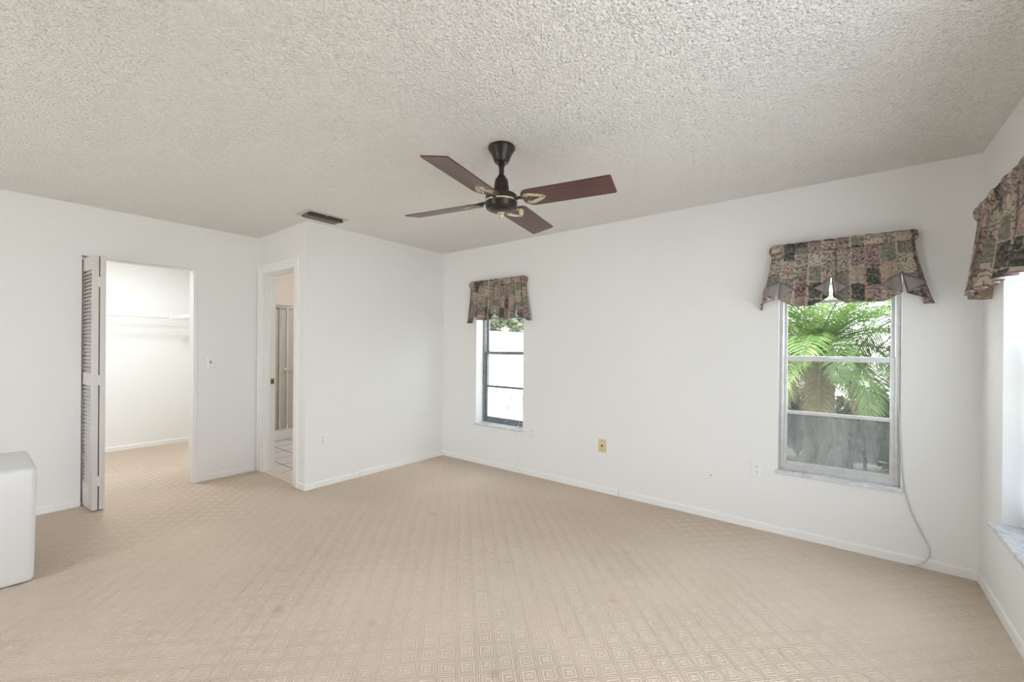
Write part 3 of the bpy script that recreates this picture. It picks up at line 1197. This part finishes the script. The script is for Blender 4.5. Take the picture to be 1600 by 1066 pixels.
# ---------------------------------------------------------------- white cabinet at the left photo edge
cb = bm_new()
box(cb, -.42, .236, 3.51, 4.11, 0.003, .632, .024, 4)
for v in cb.verts:
    k = (v.co.z - .003) / .63
    v.co.x -= .010 * (1 - k) if v.co.x > 0 else 0
tag(obj('cabinet', cb, 'cabinet_white', None, True), 'low white box with rounded edges, cut by the left photo edge', 'cabinet')

# ---------------------------------------------------------------- bifold louvered door
bf = thing('folding_door', 'white louvered folding door standing folded at the closet opening', 'folding door', (.562, 4.93, 0), 4.7)


def door_leaf(x0, x1, rot):
    """leaf of thickness x0..x1 running from y=0 to y=-.335"""
    zt, zb, L = 2.006, .012, .338
    bm = bm_new()
    st = .046
    for (y0, y1) in ((-L, -L + st), (-st, 0)):
        box(bm, x0, x1, y0, y1, zb, zt, .0025)
    for (z0, z1) in ((zb, .20), (.985, 1.075), (zt - .105, zt)):
        box(bm, x0 + .0005, x1 - .0005, -L + st, -st, z0, z1, .001)
    d = obj('door_leaf', bm, 'louver_paint', bf)
    lb = bm_new()
    xm = (x0 + x1) / 2
    for (z0, z1) in ((.20, .985), (1.075, zt - .105)):
        n = int((z1 - z0) / .0292)
        for i in range(n):
            zc = z0 + (i + .5) * (z1 - z0) / n
            q = box(bm_new(), -.019, .019, -L + st - .003, -st + .003, -.0032, .0032, .002)
            me = bpy.data.meshes.new('tmp')
            bmesh.ops.rotate(q, verts=q.verts, matrix=Matrix.Rotation(R(-47), 3, 'Y'))
            bmesh.ops.translate(q, verts=q.verts, vec=(xm, 0, zc))
            q.to_mesh(me)
            q.free()
            lb.from_mesh(me)
            bpy.data.meshes.remove(me)
    obj('louvers', lb, 'louver_paint', d)
    d.rotation_euler = (0, 0, R(rot))
    return d


door_leaf(.000, .034, 0)
door_leaf(.041, .075, 0)
for z in (.235, 1.03, 1.80):
    obj('hinge', box(bm_new(), .0325, .0425, -.3395, -.328, z - .04, z + .04, .002), 'white_plastic', bf)

# ---------------------------------------------------------------- wire shelves in the closet


def wire_shelf(label, loc, rotz, length, brackets):
    """local: x along the wall, y into the wall (wall at y=0), z=0 shelf level"""
    o = thing('wire_shelf', label, 'shelf', loc, rotz, 'closet wire shelves')
    bm = bm_new()
    tube(bm, [(0, -.305, 0), (length, -.305, 0)], .0032, 6)
    tube(bm, [(0, -.305, -.030), (length, -.305, -.030)], .0032, 6)
    obj('front_rail', bm, 'wire_white', o)
    bm = bm_new()
    tube(bm, [(0, -.006, 0), (length, -.006, 0)], .003, 6)
    tube(bm, [(0, -.16, -.004), (length, -.16, -.004)], .003, 6)
    n = int(length / .0254)
    for i in range(n + 1):
        x = min(length, i * .0254)
        tube(bm, [(x, -.006, .004), (x, -.305, .004), (x, -.3085, -.002), (x, -.305, -.030)], .0016, 5)
    obj('wire_deck', bm, 'wire_white', o)
    for x in brackets:
        bm = bm_new()
        tube(bm, [(x, -.29, -.012), (x, -.004, -.30)], .005, 6)
        obj('bracket', bm, 'wire_white', o)
    return o


wire_shelf('white wire shelf along the closet back wall', (-.44, CLO_BACK, 1.665), 0, 2.295, (.55, 1.35))
ws = wire_shelf('white wire shelf on the closet side wall behind the opening edge', (1.871, 6.724, 1.665), -90, 1.65, (.75,))
obj('end_clip', box(bm_new(), -.006, .012, -.313, -.296, -.062, .006, .002), 'wire_white', ws)

# ---------------------------------------------------------------- shower front in the bathroom
sh = thing('shower_door', 'chrome-framed obscure glass shower door on a low curb', 'shower door', (2.54, 6.175, 0))
obj('curb', box(bm_new(), 0, .99, -.045, .075, -.003, .125, .012, 3), 'white_plastic', sh)
b = bm_new()
box(b, 0, .99, -.02, .03, 1.835, 1.87, .003)
box(b, 0, .99, -.02, .03, .125, .15, .003)
box(b, 0, .025, -.02, .03, .15, 1.835, .003)
obj('frame', b, 'chrome', sh)
b = bm_new()
for (x0, x1) in ((.108, .132), (.205, .232), (.66, .685), (.955, .985)):
    box(b, x0, x1, -.014, .006, .15, 1.835, .003)
obj('stiles', b, 'chrome', sh)
obj('pane', box(bm_new(), .12, .97, .008, .012, .15, 1.835), 'shower_glass', sh)
obj('pane', box(bm_new(), .025, .12, .020, .024, .15, 1.835), 'shower_glass', sh)
obj('towel_bar', tube(bm_new(), [(.165, -.015, .985), (.165, -.05, .985), (.20, -.055, .985), (.60, -.055, .985), (.64, -.05, .985), (.64, -.015, .985)], .008, 8), 'chrome', sh, True)

# ---------------------------------------------------------------- outdoors
GZ = -.20
b = bm_new()
box(b, -20, 26, -16, 22, GZ - .2, GZ)
bs = bm_new()  # unseen slab added so light bounced off the ground stays neutral
box(bs, -9, 3.4, -7, YC - .22, GZ - .02, GZ + .03)
box(bs, -9, XW - .22, YC - .22, 10, GZ - .02, GZ + .03)
struct('bounce_slab', bs, 'concrete', 'unseen pale concrete slab added to bounce neutral daylight indoors', 'reflector')
struct('lawn', b, 'lawn', 'dry tan lawn outside the windows', 'lawn')


def fence(label, loc, rotz, length, post_at):
    """local: x along, panel at y=0"""
    o = thing('vinyl_fence', label, 'fence', loc, rotz)
    bm = bm_new()
    n = int(length / .17)
    for i in range(n):
        box(bm, i * .17, i * .17 + .168, -.011, .011, .06, 1.86, .003, 1)
    obj('boards', bm, 'vinyl', o)
    bm = bm_new()
    box(bm, 0, length, -.022, .022, 1.85, 1.915, .006)
    box(bm, 0, length, -.022, .022, .04, .12, .006)
    obj('rail', bm, 'vinyl', o)
    for x in post_at:
        p_ = obj('post', box(bm_new(), x - .064, x + .064, -.066, .066, 0, 1.97, .006), 'vinyl', o)
        bm = bm_new()
        box(bm, x - .078, x + .078, -.08, .08, 1.97, 2.0, .004)
        vs0 = [bm.verts.new(c) for c in ((x - .066, -.066, 2.0), (x + .066, -.066, 2.0), (x + .066, .066, 2.0), (x - .066, .066, 2.0), (x, 0, 2.045))]
        for i in range(4):
            bm.faces.new((vs0[i], vs0[(i + 1) % 4], vs0[4]))
        obj('post_cap', bm, 'vinyl', p_)
    return o


fence('white vinyl fence seen through the far window', (3.80, 6.9, GZ), 0, 9.5, (2.1, 4.75, 7.2, 9.4))
fence('white vinyl fence glimpsed behind the palms', (8.6, -6.0, GZ), 90, 9.0, (0.1, 2.4, 4.7, 7.0, 8.9))


def frond(bm, rnd, base, az, el, length, droop, leaf_len, npairs=56):
    """arching palm leaf: a stalk with two rows of narrow leaflets"""
    seg = 16
    pts = []
    p = Vector(base)
    e = el
    for i in range(seg + 1):
        pts.append(p.copy())
        d = Vector((math.cos(az) * math.cos(e), math.sin(az) * math.cos(e), math.sin(e)))
        p = p + d * (length / seg)
        e -= droop / seg * (0.5 + i / seg)
    tube(bm, pts, [.009 * (1 - .8 * i / seg) for i in range(seg + 1)], 5)
    for k in range(npairs):
        s = .10 + .90 * k / (npairs - 1)
        f = s * seg
        i = min(seg - 1, int(f))
        q = pts[i].lerp(pts[i + 1], f - i)
        d = (pts[i + 1] - pts[i]).normalized()
        side = d.cross(Vector((0, 0, 1)))
        if side.length < 1e-3:
            side = Vector((1, 0, 0))
        side.normalize()
        nup = side.cross(d)
        ll = leaf_len * (math.sin(math.pi * min(1, .18 + s * .80)) ** .7) * rnd.uniform(.85, 1.1)
        for sg in (-1, 1):
            dirv = (d * (.55 + .35 * s) + side * sg + nup * rnd.uniform(.05, .35)).normalized()
            wv = dirv.cross(nup).normalized() * .0065
            a = q
            m = q + dirv * ll * .5 - Vector((0, 0, ll * .06))
            t_ = q + dirv * ll * .95 - Vector((0, 0, ll * rnd.uniform(.18, .40)))
            v0 = bm.verts.new(a + wv * .4)
            v1 = bm.verts.new(a - wv * .4)
            v2 = bm.verts.new(m + wv)
            v3 = bm.verts.new(m - wv)
            v4 = bm.verts.new(t_)
            bm.faces.new((v0, v1, v3, v2))
            bm.faces.new((v2, v3, v4))


def palm(label, loc, trunk_h, rad, nf, length, seed, lean=(0, 0), dead=6):
    rnd = random.Random(seed)
    o = thing('palm_tree', label, 'palm tree', loc, 0, 'palms outside the near window')
    bm = bm_new()
    n = 26
    pts, rr = [], []
    for i in range(n + 1):
        s = i / n
        pts.append((lean[0] * s * s, lean[1] * s * s, trunk_h * s))
        rr.append(rad * (1.15 - .2 * s + .10 * (i % 2)) + (.05 * max(0, s - .8)))
    tube(bm, pts, rr, 14)
    obj('trunk', bm, 'bark', o, True)
    top = Vector((lean[0], lean[1], trunk_h))
    for i in range(nf):
        az = i * 2.39996 + rnd.uniform(-.2, .2)
        s = i / nf
        el = R(72 - 80 * s + rnd.uniform(-8, 8))
        bm = bm_new()
        frond(bm, rnd, top, az, el, length * rnd.uniform(.85, 1.1), R(75 + 35 * s), .29, 60)
        obj('frond', bm, 'palm_leaf', o)
    for i in range(dead):
        az = i * 2.39996 + .8
        bm = bm_new()
        frond(bm, rnd, top - Vector((0, 0, .08)), az, R(-30 + rnd.uniform(-10, 10)), length * .7, R(60), .24, 36)
        obj('dead_frond', bm, 'dead_leaf', o, label='dry straw-coloured frond')
    return o


palm('feathery palm in the middle of the near window, closest to the glass', (5.35, .17, GZ), 1.52, .12, 34, 1.15, 21, (0, .02), 9)
palm('feathery palm behind at the right side of the near window', (6.05, -.62, GZ), 1.9, .11, 36, 1.25, 22, (.05, -.05), 7)
palm('feathery palm behind at the left side of the near window', (6.1, .98, GZ), 2.0, .11, 34, 1.25, 23, (.0, .08), 6)


def leaf_cloud(bm, rnd, c, rad, n, size):
    for _ in range(n):
        while True:
            v = Vector((rnd.uniform(-1, 1), rnd.uniform(-1, 1), rnd.uniform(-1, 1)))
            if .25 < v.length < 1:
                break
        p = Vector(c) + Vector((v.x * rad[0], v.y * rad[1], v.z * rad[2]))
        a = Vector((rnd.gauss(0, 1), rnd.gauss(0, 1), rnd.gauss(0, .6))).normalized()
        b_ = a.cross(Vector((rnd.gauss(0, 1), rnd.gauss(0, 1), rnd.gauss(0, 1)))).normalized()
        s = size * rnd.uniform(.6, 1.3)
        vs0 = [bm.verts.new(p + a * s), bm.verts.new(p + b_ * s * .45), bm.verts.new(p - a * s), bm.verts.new(p - b_ * s * .45)]
        bm.faces.new(vs0)


def tree(label, loc, h, crown, seed):
    rnd = random.Random(seed)
    o = thing('tree', label, 'tree', loc, 0)
    bm = bm_new()
    tube(bm, [(0, 0, 0), (.1, 0, h * .4), (0, .1, h * .8)], [.16, .12, .05], 10)
    for k in range(5):
        a = k * 1.256
        tube(bm, [(.08, 0, h * .35), (crown * .5 * math.cos(a), crown * .5 * math.sin(a), h * .75)], [.06, .02], 6)
    obj('trunk', bm, 'bark', o, True)
    bm = bm_new()
    for k in range(9):
        a = k * 2.4
        r_ = crown * .55 * math.sqrt((k + .3) / 9)
        leaf_cloud(bm, rnd, (r_ * math.cos(a), r_ * math.sin(a), h * rnd.uniform(.55, .95)), (crown * .45, crown * .45, h * .28), 1500, .11)
    obj('crown', bm, 'tree_leaf', o)
    return o


tree('leafy tree rising above the white fence in the far window', (11.2, 9.35, GZ), 4.6, 2.3, 31)

def shrub(label, loc, w_, h_, n, seed):
    rnd = random.Random(seed)
    so_ = thing('shrub', label, 'shrub', loc)
    bm = bm_new()
    for k in range(7):
        leaf_cloud(bm, rnd, (rnd.uniform(-.1, .1), -w_ / 2 + w_ * k / 6, h_ * rnd.uniform(.4, .6)), (.22, w_ / 6, h_ * .5), n, .06)
    obj('foliage', bm, 'tree_leaf', so_)
    bm = bm_new()
    for k in range(7):
        tube(bm, [(0, -w_ / 2 * .9 + w_ * .9 * k / 6, 0), (.05, -w_ / 2 * .9 + w_ * .9 * k / 6, h_ * .8)], [.02, .008], 6)
    obj('stem', bm, 'bark', so_)


shrub('dark leafy shrub at the foot of the palms outside the near window', (7.0, .05, GZ), 1.9, 1.0, 900, 41)

# low greyish shrub in front of the fence
so = thing('shrub', 'low grey shrub on the lawn seen in the lowest pane of the far window', 'shrub', (8.5, 6.35, GZ))
b = bm_new()
rnd = random.Random(5)
for k in range(5):
    leaf_cloud(b, rnd, (-.5 + k * .25, rnd.uniform(-.1, .1), .15), (.28, .22, .16), 500, .045)
obj('foliage', b, 'shrub_leaf', so)
b = bm_new()
for k in range(5):
    tube(b, [(-.5 + k * .25, 0, 0), (-.5 + k * .25 + rnd.uniform(-.1, .1), 0, .22)], [.02, .008], 6)
obj('stem', b, 'bark', so)
